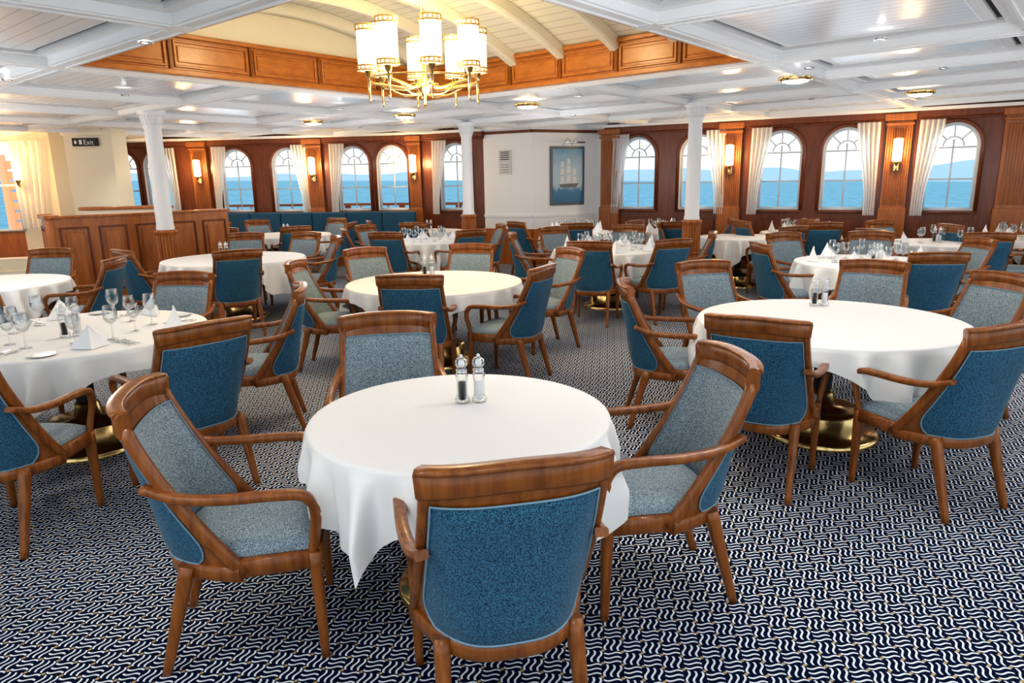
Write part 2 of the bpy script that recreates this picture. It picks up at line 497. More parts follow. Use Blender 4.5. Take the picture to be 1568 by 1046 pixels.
def setting(x, y, r, n=6, a0=0, full=True, z=.753, ns=1.0):
    for i in range(n):
        a = a0+2*pi*i/n
        ca, sa = cos(a), sin(a)
        R = r-.17
        place(NAP, 'folded_napkin', (x+R*ca, y+R*sa, z), a+pi/2+random.uniform(-.25, .25), None, (ns, ns, ns))
        if full:
            t = a+.31
            place(CUT, 'cutlery_set', (x+(r-.17)*cos(t), y+(r-.17)*sin(t), z), t+pi/2)
            t = a-.36
            if n <= 6: place(PL, 'side_plate', (x+(r-.11)*cos(t), y+(r-.11)*sin(t), z))
        t = a+.34; R = r-.34
        place(WG, 'wine_glass', (x+R*cos(t), y+R*sin(t), z))
        t = a-.12; R = r-.40
        place(WG, 'wine_glass', (x+R*cos(t), y+R*sin(t), z), 0, None, (.9, .9, .85))

T1 = (-.21, 2.62)
table(*T1, .59, .725, radians(236-45), 3)
mills(-.175, 2.77, .1)
T2 = (2.0, 4.32); table(*T2, .80, .88, radians(52), 5); mills(2.16, 4.82)
T3 = (-.7, 6.35); table(*T3, .80, .90, radians(35), 6); mills(-.80, 6.75)
T4 = (-2.78, 4.35); table(*T4, .78, .90, radians(50), 7)
setting(*T4, .78, 6, .15, True); mills(-2.72, 4.22, .5)
T5 = (-3.45, 8.75); table(*T5, .85, .95, radians(10), 8); mills(-3.6, 8.8)
T6 = (-5.15, 6.75); table(*T6, .75, .85, radians(10), 9)
T7 = (1.3, 9.1); table(*T7, .74, .90, radians(48), 10); setting(*T7, .74, 7, .2, False, ns=1.15); mills(1.25, 9.0)
T8 = (3.72, 7.3); table(*T8, .70, .86, radians(58), 11); setting(*T8, .70, 6, .9, False, ns=1.1); mills(3.78, 7.2)
T9 = (5.65, 9.2); table(*T9, .66, .80, radians(20), 12); mills(5.6, 9.2); setting(*T9, .66, 3, 1.0, False)
T10 = (-1.32, 10.9); table(*T10, .66, .84, radians(60), 13); setting(*T10, .66, 5, .5, False)
T11 = (-4.05, 12.7); table(*T11, .80, .92, radians(15), 14); mills(-4.0, 12.6)
T12 = (3.45, 10.6); table(*T12, .60, .75, radians(15), 15)
T13 = (1.15, 12.2); table(*T13, .62, .77, radians(15), 16); setting(*T13, .62, 6, .3, False, ns=1.2)
T14 = (2.60, 12.0); table(*T14, .55, .70, radians(40), 17); setting(*T14, .55, 5, .1, False, ns=1.2)
T15 = (4.65, 11.3); table(*T15, .60, .75, radians(25), 18); setting(*T15, .60, 6, .6, False, ns=1.2)
T16 = (7.0, 9.6); table(*T16, .60, .75, radians(25), 19); setting(*T16, .60, 6, .6, False, ns=1.2)
T17 = (-1.45, 13.1); table(*T17, .60, .75, radians(5), 20); mills(-1.5, 13.1)
T18 = (-6.2, 13.7); table(*T18, .60, .75, radians(5), 21); setting(*T18, .60, 5, .6, False)

def towards(p, t, skew=0):
    f = Vector(t)-Vector(p[:2]); a = atan2(f.y, f.x)+radians(skew)
    return (cos(a), sin(a))
def ct(p, t, skew=0): return chair(p, towards(p, t, skew))
chair((.01, 1.62), (-.22, 1))
chair((-.98, 2.36), (1, .22), False)
chair((.55, 2.63), (-1, -.14), False)
chair((-.66, 3.64), (.16, -1))
ct((1.20, 3.36), T2, 8); ct((2.28, 3.10), T2, 8); chair((.76, 4.66), (1, -.12)); ct((1.58, 5.75), T2); ct((2.92, 5.58), T2)
chair((3.37, 4.72), (-1, -.2))
chair((-.76, 5.18), (.05, 1)); ct((.28, 5.60), T3, 12); chair((-1.95, 6.25), (1, -.02)); ct((-1.55, 7.42), T3); ct((-.42, 7.70), T3); ct((.62, 7.0), T3)
chair((-1.55, 3.48), (-.76, .64)); chair((-2.44, 3.18), (.03, 1), False); ct((-2.62, 5.60), T4); ct((-1.44, 4.74), T4); ct((-3.92, 4.9), T4)
ct((-2.90, 7.46), T5, 10); ct((-4.3, 7.72), T5); ct((-2.26, 9.2), T5); ct((-3.80, 10.12), T5); ct((-2.9, 10.07), T5)
ct((-5.25, 8.05), T6); ct((-3.88, 6.9), T6); ct((-5.4, 5.48), T6)
ct((.87, 7.75), T7); ct((1.85, 7.85), T7); ct((2.55, 8.8), T7); ct((.01, 9.2), T7); ct((.62, 10.27), T7); ct((1.75, 10.37), T7)
ct((2.56, 7.25), T8); ct((3.75, 6.08), T8, -8); ct((3.3, 8.52), T8); ct((4.92, 7.3), T8); ct((4.35, 8.45), T8)
def around(T, r, angs):
    for a in angs:
        a = radians(a); R = r+.56
        p = (T[0]+R*cos(a), T[1]+R*sin(a)); ct(p, T, random.uniform(-10, 10))
around(T9, .66, (200, 262, 330, 100)); around(T10, .66, (195, 250, 310, 10, 150)); around(T11, .8, (200, 245, 295, 345, 60, 130))
around(T12, .6, (165, 290, 10)); around(T13, .62, (205, 265, 320)); around(T14, .55, (270, 340))
around(T15, .6, (200, 265, 325)); around(T16, .6, (190, 250, 310)); around(T17, .6, (200, 260)); around(T18, .6, (260, 320))

# ------------------------------------------------------------------ room
CAMZ = 1.65
e1 = Vector((.766, -.643)); e2 = Vector((.643, .766)); K = Vector((-1.0, 9.1))
def S(a, b): return K+e1*a+e2*b
WALLPTS = [(-14.0, 11.3), (-8.6, 13.6), (-8.9, 16.0), (-4.0, 15.3), (-2.8, 15.12), (-1.75, 14.85), (-.5, 14.3), (.44, 13.75), (1.75, 14.35), (1.9, 13.94), (9.6, 9.55), (13, 7.4)]
YB = -1.6
POLY = WALLPTS+[(13, YB), (-14, YB)]
def inside(p, poly=POLY):
    x, y = p; c = False
    for i in range(len(poly)):
        x1, y1 = poly[i]; x2, y2 = poly[i-1]
        if (y1 > y) != (y2 > y) and x < (x2-x1)*(y-y1)/(y2-y1)+x1: c = not c
    return c
mb = MB()
vs = [mb.bm.verts.new((p[0]*1.01, p[1]*1.01, 0)) for p in POLY]
mb.face(vs, 'carpet')
mb.obj('floor')

# ceiling grid
ZB = 2.60; ZC = 2.68; ZTOP = 2.80
A1 = [-11.4, -9.55, -7.7, -5.85, -4.0, -2.1, -.10, 2.05, 4.20, 6.1, 8.0, 9.9, 11.8]
A2 = [-14.6, -12.8, -11.0, -9.2, -7.4, -5.7, -4.05, -2.0, .10, 1.5, 2.9, 4.3, 5.7, 7.1, 8.5, 9.9]
mc = MB(); mt = MB()
rotc = atan2(e1.y, e1.x)
def near(p):
    return inside(p) or any((Vector(p)-Vector(w)).length < .9 for w in WALLPTS) or inside((p[0]*.96, p[1]*.96))
cells = set()
for i in range(len(A1)-1):
    for j in range(len(A2)-1):
        if A1[i] > -.2 and A1[i+1] < 4.3 and A2[j] > -4.1 and A2[j+1] < .2: continue
        c = S((A1[i]+A1[i+1])/2, (A2[j]+A2[j+1])/2)
        if near((c.x, c.y)): cells.add((i, j))
BW = .17
vert = set(); horz = set(); nodes = set()
for i, j in cells:
    a0, a1, b0, b1 = A1[i], A1[i+1], A2[j], A2[j+1]
    ca, cb = (a0+a1)/2, (b0+b1)/2; w = a1-a0; h = b1-b0
    c = S(ca, cb)
    mc.box((c.x, c.y, ZTOP), (w, h, .04), 'white', rotc)
    mc.box((c.x, c.y, ZC+.04), (w-.32, h-.32, .04), 'dark', rotc)  # dark filler painted in for the shade of the open slot
    mc.box((c.x, c.y, ZC+.02), (w-.46, h-.46, .05), 'white', rotc, .006)
    mc.box((c.x, c.y, ZC-.008), (w-.62, h-.62, .012), 'ceilplank', rotc)
    iw, ih = w-BW, h-BW
    for (da, db, ww, hh) in ((0, ih/2-.045, iw, .09), (0, -ih/2+.045, iw, .09), (iw/2-.045, 0, .09, ih-.18), (-iw/2+.045, 0, .09, ih-.18)):
        q = S(ca+da, cb+db)
        mt.box((q.x, q.y, ZB+.11), (ww, hh, .10), 'white', rotc)
    vert.add((i, j)); vert.add((i+1, j)); horz.add((i, j)); horz.add((i, j+1))
    for di in (0, 1):
        for dj in (0, 1): nodes.add((i+di, j+dj))
for i, j in vert:
    b0, b1 = A2[j], A2[j+1]; q = S(A1[i], (b0+b1)/2)
    mt.box((q.x, q.y, ZB+.09), (BW, b1-b0-BW, .18), 'white', rotc)
    for sx in (-1, 1):
        q = S(A1[i]+sx*.05, (b0+b1)/2)
        mt.box((q.x, q.y, ZB-.003), (.02, b1-b0-BW, .012), 'white', rotc)
for i, j in horz:
    a0, a1 = A1[i], A1[i+1]; q = S((a0+a1)/2, A2[j])
    mt.box((q.x, q.y, ZB+.09), (a1-a0-BW, BW, .18), 'white', rotc)
    for sx in (-1, 1):
        q = S((a0+a1)/2, A2[j]+sx*.05)
        mt.box((q.x, q.y, ZB-.003), (a1-a0-BW, .02, .012), 'white', rotc)
for i, j in nodes:
    q = S(A1[i], A2[j]); mt.box((q.x, q.y, ZB+.085), (BW, BW, .18), 'white', rotc)
mc.obj('ceiling'); mt.obj('trim_1')

# vault
V1, V2 = 4.1, -3.95
ZF = 2.98
def arcz(b): return ZF+.42*(1-((b-V2/2)/(V2/2))**2)
mv = MB()
def vg(a, b):
    p = S(a*V1, b*V2); return (p.x, p.y, arcz(b*V2))
mv.grid(vg, 8, 24, 'vaultplank')
for a in (0, V1):
    def gg(u, v, a=a):
        p = S(a, u*V2); return (p.x, p.y, ZF+(arcz(u*V2)-ZF)*v)
    mv.grid(gg, 24, 1, 'cream')
for k in range(7):
    a = .10+k*(V1-.20)/6
    pts = []
    for i in range(25):
        b = V2*i/24; p = S(a, b); pts.append((p.x, p.y, arcz(b)-.055))
    mv.sweep(pts, (.10, .13), 'cream', smooth=False)
mv.obj('ceiling_vault')
mf = MB()
def frieze(pa, pb, inward, n):
    pa = Vector(pa); pb = Vector(pb); d = (pb-pa); L = d.length; d.normalize(); rot = atan2(d.y, d.x)
    iw = Vector(inward)
    mid = (pa+pb)/2
    mf.box((mid.x, mid.y, (2.62+ZF)/2), (L, .03, ZF-2.62), 'friezewood', rot)
    c = mid+iw*.03
    mf.box((c.x, c.y, ZF-.02), (L, .05, .04), 'friezewood', rot, .008)
    mf.box((c.x, c.y, 2.645), (L, .05, .05), 'friezewood', rot, .008)
    for i in range(n):
        s = (i+.5)*L/n; w = L/n-.07; q = pa+d*s+iw*.022
        z0, z1 = 2.70, ZF-.07
        mf.box((q.x, q.y, z0), (w, .022, .022), 'friezewood', rot, .005); mf.box((q.x, q.y, z1), (w, .022, .022), 'friezewood', rot, .005)
        for sx in (-1, 1):
            q2 = q+d*sx*(w/2-.011); mf.box((q2.x, q2.y, (z0+z1)/2), (.022, .022, z1-z0), 'friezewood', rot, .005)
            q3 = pa+d*(s+sx*(L/n/2))+iw*.02
            mf.box((q3.x, q3.y, (2.62+ZF)/2), (.03, .03, ZF-2.62), 'friezewood', rot, .006)
        qq = pa+d*s+iw*.018
        mf.box((qq.x, qq.y, (z0+z1)/2), (w-.07, .015, z1-z0-.07), 'friezewood', rot, .006)
frieze(S(0, 0), S(V1, 0), -e2, 6); frieze(S(0, V2), S(0, 0), e1, 5)
frieze(S(V1, V2), S(V1, 0), -e1, 5); frieze(S(0, V2), S(V1, V2), e2, 6)
mf.obj('trim_2')

# walls
SILL, SPR, WW = 1.06, 2.04, .70
WTOP = 2.82
CEN = Vector((0, 7))
def seginfo(A, B):
    A = Vector(A); B = Vector(B); d = B-A; L = d.length; d.normalize()
    n = Vector((-d.y, d.x))
    if n.dot(CEN-A) < 0: n = -n
    return A, B, d, n, L
def wall(name, A, B, wins=(), key='darkwood', depth=.16):
    A, B, d, n, L = seginfo(A, B)
    mb = MB()
    def P(s, z, o=0): return (A.x+d.x*s+n.x*o, A.y+d.y*s+n.y*o, z)
    def rect(s0, s1, z0, z1):
        mb.quad([P(s0, z0), P(s1, z0), P(s1, z1), P(s0, z1)], key)
    s = 0
    for c in sorted(wins):
        l, r = c-WW/2, c+WW/2
        rect(s, l, 0, WTOP)
        rect(l, r, 0, SILL)
        m = 16
        arc = [(c-WW/2*cos(pi*i/m), SPR+WW/2*sin(pi*i/m)) for i in range(m+1)]
        for i in range(m):
            mb.quad([P(*arc[i]), P(*arc[i+1]), P(arc[i+1][0], WTOP), P(arc[i][0], WTOP)], key)
        outl = [(l, SILL)]+arc+[(r, SILL)]
        for i in range(len(outl)):
            p, q = outl[i], outl[(i+1) % len(outl)]
            mb.quad([P(*p), P(*q), P(q[0], q[1], -depth), P(p[0], p[1], -depth)], 'frame')
        rot = atan2(d.y, d.x)
        mb.box(P(c, .55, .01), (WW-.06, .02, .7), key, rot, .006)
        s = r
    rect(s, L, 0, WTOP)
    return mb.obj(name), (A, d, n, L)
def window(A, d, n, c, num, curt=0):
    mb = MB()
    def P(s, z, o=0): return (A.x+d.x*(c+s)+n.x*o, A.y+d.y*(c+s)+n.y*o, z)
    m = 20; o = -.09
    def archpath(r, zb, o): return [P(-r, zb, o)]+[P(-r*cos(pi*i/m), SPR+r*sin(pi*i/m), o) for i in range(m+1)]+[P(r, zb, o)]
    r = WW/2-.02
    mb.sweep(archpath(r, SILL+.02, o), (.05, .04), 'frame', up=(n.x, n.y, 0))
    mb.sweep([P(-r, SILL+.02, o), P(r, SILL+.02, o)], (.05, .05), 'frame')
    mb.sweep([P(0, SILL, o), P(0, SPR+.10, o)], (.024, .024), 'frame', up=(n.x, n.y, 0))
    for z in (SPR-.02, SPR-.50):
        mb.sweep([P(-r, z, o), P(r, z, o)], (.024, .024), 'frame')
    mb.sweep([P(-.14*cos(pi*i/12), SPR+.0+.14*sin(pi*i/12), o) for i in range(13)], (.022, .022), 'frame', up=(n.x, n.y, 0))
    for a in (45, 90, 135):
        a = radians(a)
        mb.sweep([P(-.14*cos(a), SPR+.14*sin(a), o), P(-r*cos(a), SPR+r*sin(a), o)], (.020, .020), 'frame', up=(n.x, n.y, 0))
    mb.sweep(archpath(WW/2+.03, SILL-.02, .015), (.06, .03), 'darkwood', up=(n.x, n.y, 0))
    mb.sweep([P(-WW/2-.05, SILL-.03, .02), P(WW/2+.05, SILL-.03, .02)], (.10, .03), 'darkwood')
    mb.obj('window_%d' % num)
    if curt:
        mb = MB()
        def fn(a, b):
            z = 2.44-(2.44-.98)*b
            width = .34*(1-.5*sin(min(1, b*1.15)*pi/2)**2)
            inner = WW/2+.13
            s = curt*(inner-width*(1-a)+.02*b)
            return P(s, z, .10+.018*sin(a*30+b))
        mb.grid(fn, 60, 14, 'curtain')
        mb.obj('curtain')
def pilaster(A, d, n, c, w=.36, sconce=True):
    mb = MB(); rot = atan2(d.y, d.x)
    def P(s, z, o=0): return (A.x+d.x*(c+s)+n.x*o, A.y+d.y*(c+s)+n.y*o, z)
    mb.box(P(0, 1.28, .04), (w, .08, 2.55), 'litwood', rot, .006)
    mb.box(P(0, .55, .05), (w+.04, .11, 1.1), 'litwood', rot, .008)
    k = 9
    for i in range(k):
        mb.lathe([(.012, 1.15), (.014, 1.17), (.014, 2.32), (.012, 2.34)], 'litwood', P((-.5+(i+.5)/k)*(w-.04), 0, .082), 8)
    mb.box(P(0, 2.40, .06), (w+.04, .13, .04), 'litwood', rot, .008)
    mb.box(P(0, 2.50, .07), (w+.08, .16, .10), 'litwood', rot, .012)
    mb.obj('trim_pilaster')
    if sconce:
        mb = MB(); c0 = P(0, 0, .17)
        mb.lathe([(.0, 1.82), (.065, 1.82), (.068, 1.84), (.068, 2.17), (.065, 2.19), (0, 2.19)], 'shade_hot', c0, 20)
        mb.lathe([(.067, 1.80), (.072, 1.80), (.072, 1.83), (.067, 1.83)], 'brass', c0, 20)
        mb.lathe([(.067, 2.17), (.071, 2.17), (.071, 2.19), (.067, 2.19)], 'brass', c0, 20)
        mb.lathe([(0, 1.68), (.012, 1.69), (.02, 1.72), (.012, 1.75), (.03, 1.80), (.06, 1.815)], 'brass', c0, 16)
        mb.tube(bez([P(0, 1.70, .17), P(0, 1.66, .13), P(0, 1.70, .09), P(0, 1.76, .085)], 14), .01, 'brass')
        mb.box(P(0, 1.76, .095), (.07, .02, .16), 'brass', rot, .008)
        mb.obj('wall_sconce')
        lamp('sconce_light', 'POINT', P(0, 2.0, .34), 26, (1, .64, .28), .08)
def cornice(name, pts):
    A = [Vector(p) for p in pts]
    mb = MB()
    for a, b in zip(A[:-1], A[1:]):
        a, b, d, n, L = seginfo(a, b); rot = atan2(d.y, d.x)
        m = (a+b)/2
        mb.box((m.x+n.x*.05, m.y+n.y*.05, 2.53), (L+.05, .12, .11), 'darkwood', rot, .015)
        mb.box((m.x+n.x*.03, m.y+n.y*.03, 2.46), (L+.05, .07, .03), 'darkwood', rot, .008)
        mb.box((m.x+n.x*.08, m.y+n.y*.08, 2.60), (L+.05, .18, .05), 'white', rot, .008)
    mb.obj(name)

RA, RB = WALLPTS[9], WALLPTS[10]
rw = [.62, 1.78, 3.18, 4.20, 5.70, 7.35]
_, (A, d, n, L) = wall('wall_right', RA, RB, rw)
k = 0
for i, c in enumerate(rw):
    k += 1; window(A, d, n, c, k, -1 if i % 2 == 0 else 1)
for c in (.08, 2.36, 4.95): pilaster(A, d, n, c, sconce=(c > 1))
pilaster(A, d, n, 6.52, .40, False); pilaster(A, d, n, 8.3)
wall('wall_right_end', WALLPTS[10], WALLPTS[11])
_, (A, d, n, L) = wall('wall_back', WALLPTS[2], WALLPTS[3], [.35, 1.20, 3.02, 4.2])
for i, c in enumerate([.35, 1.20, 3.02, 4.2]):
    k += 1; window(A, d, n, c, k, 1 if i % 2 else -1)
pilaster(A, d, n, 2.22, .36); pilaster(A, d, n, 4.82, .36)
_, (A, d, n, L) = wall('wall_back_curve', WALLPTS[3], WALLPTS[4], [.72])
k += 1; window(A, d, n, .72, k, -1)
_, (A, d, n, L) = wall('wall_back_curve', WALLPTS[4], WALLPTS[5], [.37])
k += 1; window(A, d, n, .37, k, 0); pilaster(A, d, n, .90, .26)
_, (A, d, n, L) = wall('wall_back_turn', WALLPTS[5], WALLPTS[6], [.72])
k += 1; window(A, d, n, .72, k, -1)
cornice('trim_cornice', WALLPTS[2:7]); cornice('trim_cornice', WALLPTS[9:12])

# white service block with painting
mb = MB()
for a, b in ((WALLPTS[6], WALLPTS[7]), (WALLPTS[7], WALLPTS[8]), (WALLPTS[8], WALLPTS[9])):
    mb.quad([(a[0], a[1], 0), (b[0], b[1], 0), (b[0], b[1], WTOP), (a[0], a[1], WTOP)], 'white')
mb.obj('wall_service_block')
mb = MB()
for a, b in ((WALLPTS[6], WALLPTS[7]), (WALLPTS[7], WALLPTS[8])):
    a, b, d, n, L = seginfo(a, b); rot = atan2(d.y, d.x); m = (a+b)/2
    mb.box((m.x+n.x*.01, m.y+n.y*.01, .95), (L, .03, .05), 'white', rot)
    mb.box((m.x+n.x*.01, m.y+n.y*.01, .35), (L, .05, .70), 'panelwood', rot)
    mb.box((m.x+n.x*.01, m.y+n.y*.01, 2.54), (L, .04, .05), 'darkwood', rot)
mb.obj('baseboard_service')
a, b, d, n, L = seginfo(WALLPTS[7], WALLPTS[8]); rot = atan2(d.y, d.x)
def PP(s, z, o): return (a.x+d.x*s+n.x*o, a.y+d.y*s+n.y*o, z)
def paintmat():
    m, nt, bb = newmat('seascape_paint')
    tc = N(nt, 'ShaderNodeTexCoord'); sp = N(nt, 'ShaderNodeSeparateXYZ'); nt.links.new(tc.outputs['Object'], sp.inputs[0])
    nz = N(nt, 'ShaderNodeTexNoise'); nz.inputs['Scale'].default_value = 9; nt.links.new(tc.outputs['Object'], nz.inputs['Vector'])
    z = mth(nt, 'ADD', sp.outputs[2], mth(nt, 'MULTIPLY', nz.outputs['Fac'], .25))
    z = mth(nt, 'DIVIDE', mth(nt, 'SUBTRACT', z, 1.15), 1.2)
    cr = N(nt, 'ShaderNodeValToRGB'); e = cr.color_ramp.elements
    e[0].position = 0; e[0].color = (.015, .10, .22, 1); e[1].position = 1; e[1].color = (.12, .33, .52, 1)
    x = e.new(.35); x.color = (.04, .22, .42, 1); x = e.new(.42); x.color = (.45, .58, .66, 1); x = e.new(.7); x.color = (.40, .56, .68, 1)
    nt.links.new(z, cr.inputs[0]); nt.links.new(cr.outputs[0], bb.inputs['Base Color']); bb.inputs['Roughness'].default_value = .4
    return m
M['canvas'] = paintmat()
M['sail'] = simple('sail_paint', (.75, .76, .76), .6)
mb = MB()
pc = .76
mb.box(PP(pc, 1.70, .02), (.76, .03, 1.12), 'frame_dark', rot, .005)
mb.box(PP(pc, 1.70, .036), (.66, .01, 1.02), 'canvas', rot)
for sx, sz, w, h in ((-.12, 1.62, .10, .14), (-.12, 1.78, .09, .13), (-.12, 1.92, .07, .11), (.02, 1.64, .12, .16), (.02, 1.82, .10, .15), (.02, 1.97, .08, .12), (.15, 1.62, .10, .14), (.15, 1.77, .08, .12)):
    mb.quad([PP(pc+sx-w/2, sz-h/2, .044), PP(pc+sx+w/2, sz-h/2+.01, .044), PP(pc+sx+w*.38, sz+h/2, .044), PP(pc+sx-w*.38, sz+h/2, .044)], 'sail')
mb.quad([PP(pc-.20, 1.54, .045), PP(pc-.16, 1.48, .045), PP(pc+.18, 1.48, .045), PP(pc+.25, 1.56, .045)], 'frame_dark')
mb.obj('ship_painting')
mb = MB()
for sx in (-.09, .09):
    mb.tube(bez([PP(pc+sx, 2.28, .03), PP(pc+sx, 2.36, .12), PP(pc+sx, 2.40, .22), PP(pc+sx, 2.33, .30)], 16), .007, 'chrome')
mb.sweep([PP(pc-.22, 2.32, .31), PP(pc+.22, 2.32, .31)], (.035, .035), 'chrome')
mb.obj('picture_light')
a, b, d, n, L = seginfo(WALLPTS[6], WALLPTS[7]); rot = atan2(d.y, d.x)
mb = MB()
mb.box(PP(.50, 1.98, .012), (.27, .02, .46), 'paper', rot)
for i in range(5): mb.box(PP(.50, 2.17-i*.035, .025), (.20, .006, .015), 'black', rot)
for i in range(4): mb.box(PP(.50, 1.93-i*.045, .025), (.18, .006, .008), 'frame_dark', rot)
mb.obj('notice_board')

# left end
mb = MB()
mb.box((-7.53, 13.25, WTOP/2), (.85, .5, WTOP), 'cream', 0)
mb.box((-7.53, 13.25, 2.58), (.92, .57, .05), 'cream', 0)
mb.obj('wall_exit_panel')
mb = MB()
mb.box((-7.55, 12.965, 2.43), (.46, .04, .14), 'black', 0, .005)
mb.quad([(-7.74, 12.943, 2.40), (-7.70, 12.943, 2.40), (-7.70, 12.943, 2.43), (-7.74, 12.943, 2.43)], 'salt')
mb.quad([(-7.75, 12.943, 2.43), (-7.69, 12.943, 2.43), (-7.72, 12.943, 2.47), (-7.722, 12.943, 2.47)], 'salt')
mb.box((-7.63, 12.943, 2.43), (.05, .002, .08), 'salt')
ex = mb.obj('exit_sign')
tcu = bpy.data.curves.new('exit_text', 'FONT'); tcu.body = 'Exit'; tcu.size = .12; tcu.materials.append(M['salt'])
to = bpy.data.objects.new('lettering', tcu); COL.objects.link(to); to.location = (-7.58, 12.941, 2.385); to.rotation_euler = (pi/2, 0, 0); to.parent = ex

A_, B_, d, n, L = seginfo(WALLPTS[0], WALLPTS[1])
mb = MB()
def P2(s, z, o=0): return (A_.x+d.x*s+n.x*o, A_.y+d.y*s+n.y*o, z)
opens = [(L-3.6, L-2.55), (L-2.2, L-.62)]
s = 0
for l, r in opens:
    mb.quad([P2(s, 0), P2(l, 0), P2(l, WTOP), P2(s, WTOP)], 'cream')
    mb.quad([P2(l, 0), P2(r, 0), P2(r, .86), P2(l, .86)], 'panelwood')
    mb.quad([P2(l, 2.5), P2(r, 2.5), P2(r, WTOP), P2(l, WTOP)], 'cream')
    s = r
mb.quad([P2(s, 0), P2(L, 0), P2(L, WTOP), P2(s, WTOP)], 'cream')
a2, b2 = WALLPTS[1], WALLPTS[2]
mb.quad([(a2[0], a2[1], 0), (b2[0], b2[1], 0), (b2[0], b2[1], WTOP), (a2[0], a2[1], WTOP)], 'cream')
mb.obj('wall_left')
for l, r in opens:
    k += 1; mb = MB()
    for q in (l, (l+r)/2, r): mb.sweep([P2(q, .86), P2(q, 2.5)], (.05, .06), 'frame', up=(n.x, n.y, 0))
    for z in (.88, 1.7, 2.48): mb.sweep([P2(l, z), P2(r, z)], (.05, .04), 'frame')
    mb.obj('window_%d' % k)
mb = MB()
mb.grid(lambda a, b: P2(L-.62+.50*a*(1-.25*b), 2.5-1.6*b, .08+.03*sin(a*30)), 50, 8, 'curtain')
mb.obj('curtain')
mb = MB()
c0 = P2(L-.55, 0, .22)
mb.lathe([(0, 1.80), (.06, 1.80), (.06, 2.1), (0, 2.1)], 'shade_hot', c0, 18); mb.lathe([(0, 1.68), (.02, 1.7), (.05, 1.79)], 'brass', c0, 14)
mb.tube([P2(L-.55, 1.7, .22), P2(L-.55, 1.66, .12), P2(L-.55, 1.72, .02)], .012, 'brass')
mb.obj('wall_sconce')
lamp('warm_lamp', 'POINT', P2(L-.75, 2.0, .5), 50, (1, .50, .16), .1)
mb = MB()
q0 = P2(L-1.05, 0, -1.2); q1 = P2(L-.35, 0, -1.2)
for i in range(10):
    z = .3+i*.2
    mb.sweep([(q0[0], q0[1], z), (q1[0], q1[1], z)], (.05, .16), 'sunglow')
mb.sweep([(q0[0], q0[1], 0), (q0[0], q0[1], 2.3)], (.12, .12), 'sunglow'); mb.sweep([(q1[0], q1[1], 0), (q1[0], q1[1], 2.8)], (.12, .12), 'sunglow')
mb.obj('deck_screen')

# columns
def column(x, y, r=.105):
    mb = MB()
    mb.lathe([(r+.035, 0), (r+.035, .08), (r+.015, .10), (r+.01, .30), (r+.015, 1.0), (r+.035, 1.02), (r+.035, 1.05), (r, 1.06)], 'panelwood', seg=28)
    for i in range(20):
        a = 2*pi*i/20
        mb.lathe([(.010, .12), (.012, .14), (.012, .96), (.010, .98)], 'panelwood', ((r+.012)*cos(a), (r+.012)*sin(a), 0), 6)
    mb.lathe([(r, 1.05), (r+.005, 1.08), (r-.005, 1.12), (r-.012, 2.38), (r, 2.40), (r, 2.42), (r+.008, 2.43), (r+.03, 2.55), (r+.035, 2.62)], 'white', seg=28)
    for i in range(22):
        a = 2*pi*i/22
        mb.sweep([(x_*cos(a), x_*sin(a), z_) for x_, z_ in ((r+.006, 2.43), (r+.032, 2.57))], (.012, .012), 'white')
    mb.lathe([(r+.05, 2.56), (r+.06, 2.62)], 'white', seg=28)
    mb.obj('column', (x, y, 0))
column(-4.74, 9.72, .115); column(-.73, 12.6); column(2.56, 9.95)

# wooden divider
mb = MB()
def divrun(a, b, h, n, th=.10, side=1):
    a = Vector(a); b = Vector(b); d = (b-a); L = d.length; d.normalize(); rot = atan2(d.y, d.x); nn = Vector((d.y, -d.x))*side; m = (a+b)/2
    mb.box((m.x, m.y, h/2), (L, th, h), 'panelwood', rot)
    mb.box((m.x, m.y, h+.015), (L+.06, th+.06, .035), 'panelwood', rot, .01)
    mb.box((m.x+nn.x*.01, m.y+nn.y*.01, .08), (L+.02, th+.02, .16), 'panelwood', rot, .008)
    for i in range(n):
        s = (i+.5)*L/n; w = L/n-.14; c = a+d*s+nn*(th/2+.006)
        z0, z1 = .26, h-.13
        mb.box((c.x, c.y, z0), (w, .022, .025), 'darkwood', rot, .005); mb.box((c.x, c.y, z1), (w, .022, .025), 'darkwood', rot, .005)
        for sx in (-1, 1):
            q = c+d*sx*w/2; mb.box((q.x, q.y, (z0+z1)/2), (.025, .022, z1-z0+.02), 'darkwood', rot, .005)
        mb.box((c.x, c.y, (z0+z1)/2), (w-.12, .02, z1-z0-.12), 'panelwood', rot, .008)
divrun((-6.02, 9.30), (-5.05, 10.35), 1.25, 3); divrun((-5.05, 10.35), (-4.48, 11.2), 1.25, 2)
divrun((-6.02, 9.30), (-6.45, 9.85), 1.25, 1, side=-1)
for i in range(9):
    a = radians(180+40+i*12)
    mb.lathe([(.014, .16), (.014, 1.23)], 'panelwood', (-6.03+.06*cos(a), 9.31+.06*sin(a), 0), 8)
mb.obj('wood_divider')
mb = MB()
mb.box((-6.15, 11.3, .65), (1.1, .12, 1.3), 'cream', radians(20), .03)
mb.box((-6.15, 11.3, 1.32), (1.2, .18, .05), 'panelwood', radians(20), .012)
mb.obj('service_counter')
mb = MB()
for i in range(3): mb.box((-8.0, 11.2+.3*i, .09+.17*i), (1.3, .34, .17), 'cream', radians(20))
mb.obj('staircase')
lamp('divider_fill_light', 'POINT', (-6.6, 8.6, 2.45), 32, (1, .66, .32), .1)  # added warm light that brightens the divider, no stair fitting here

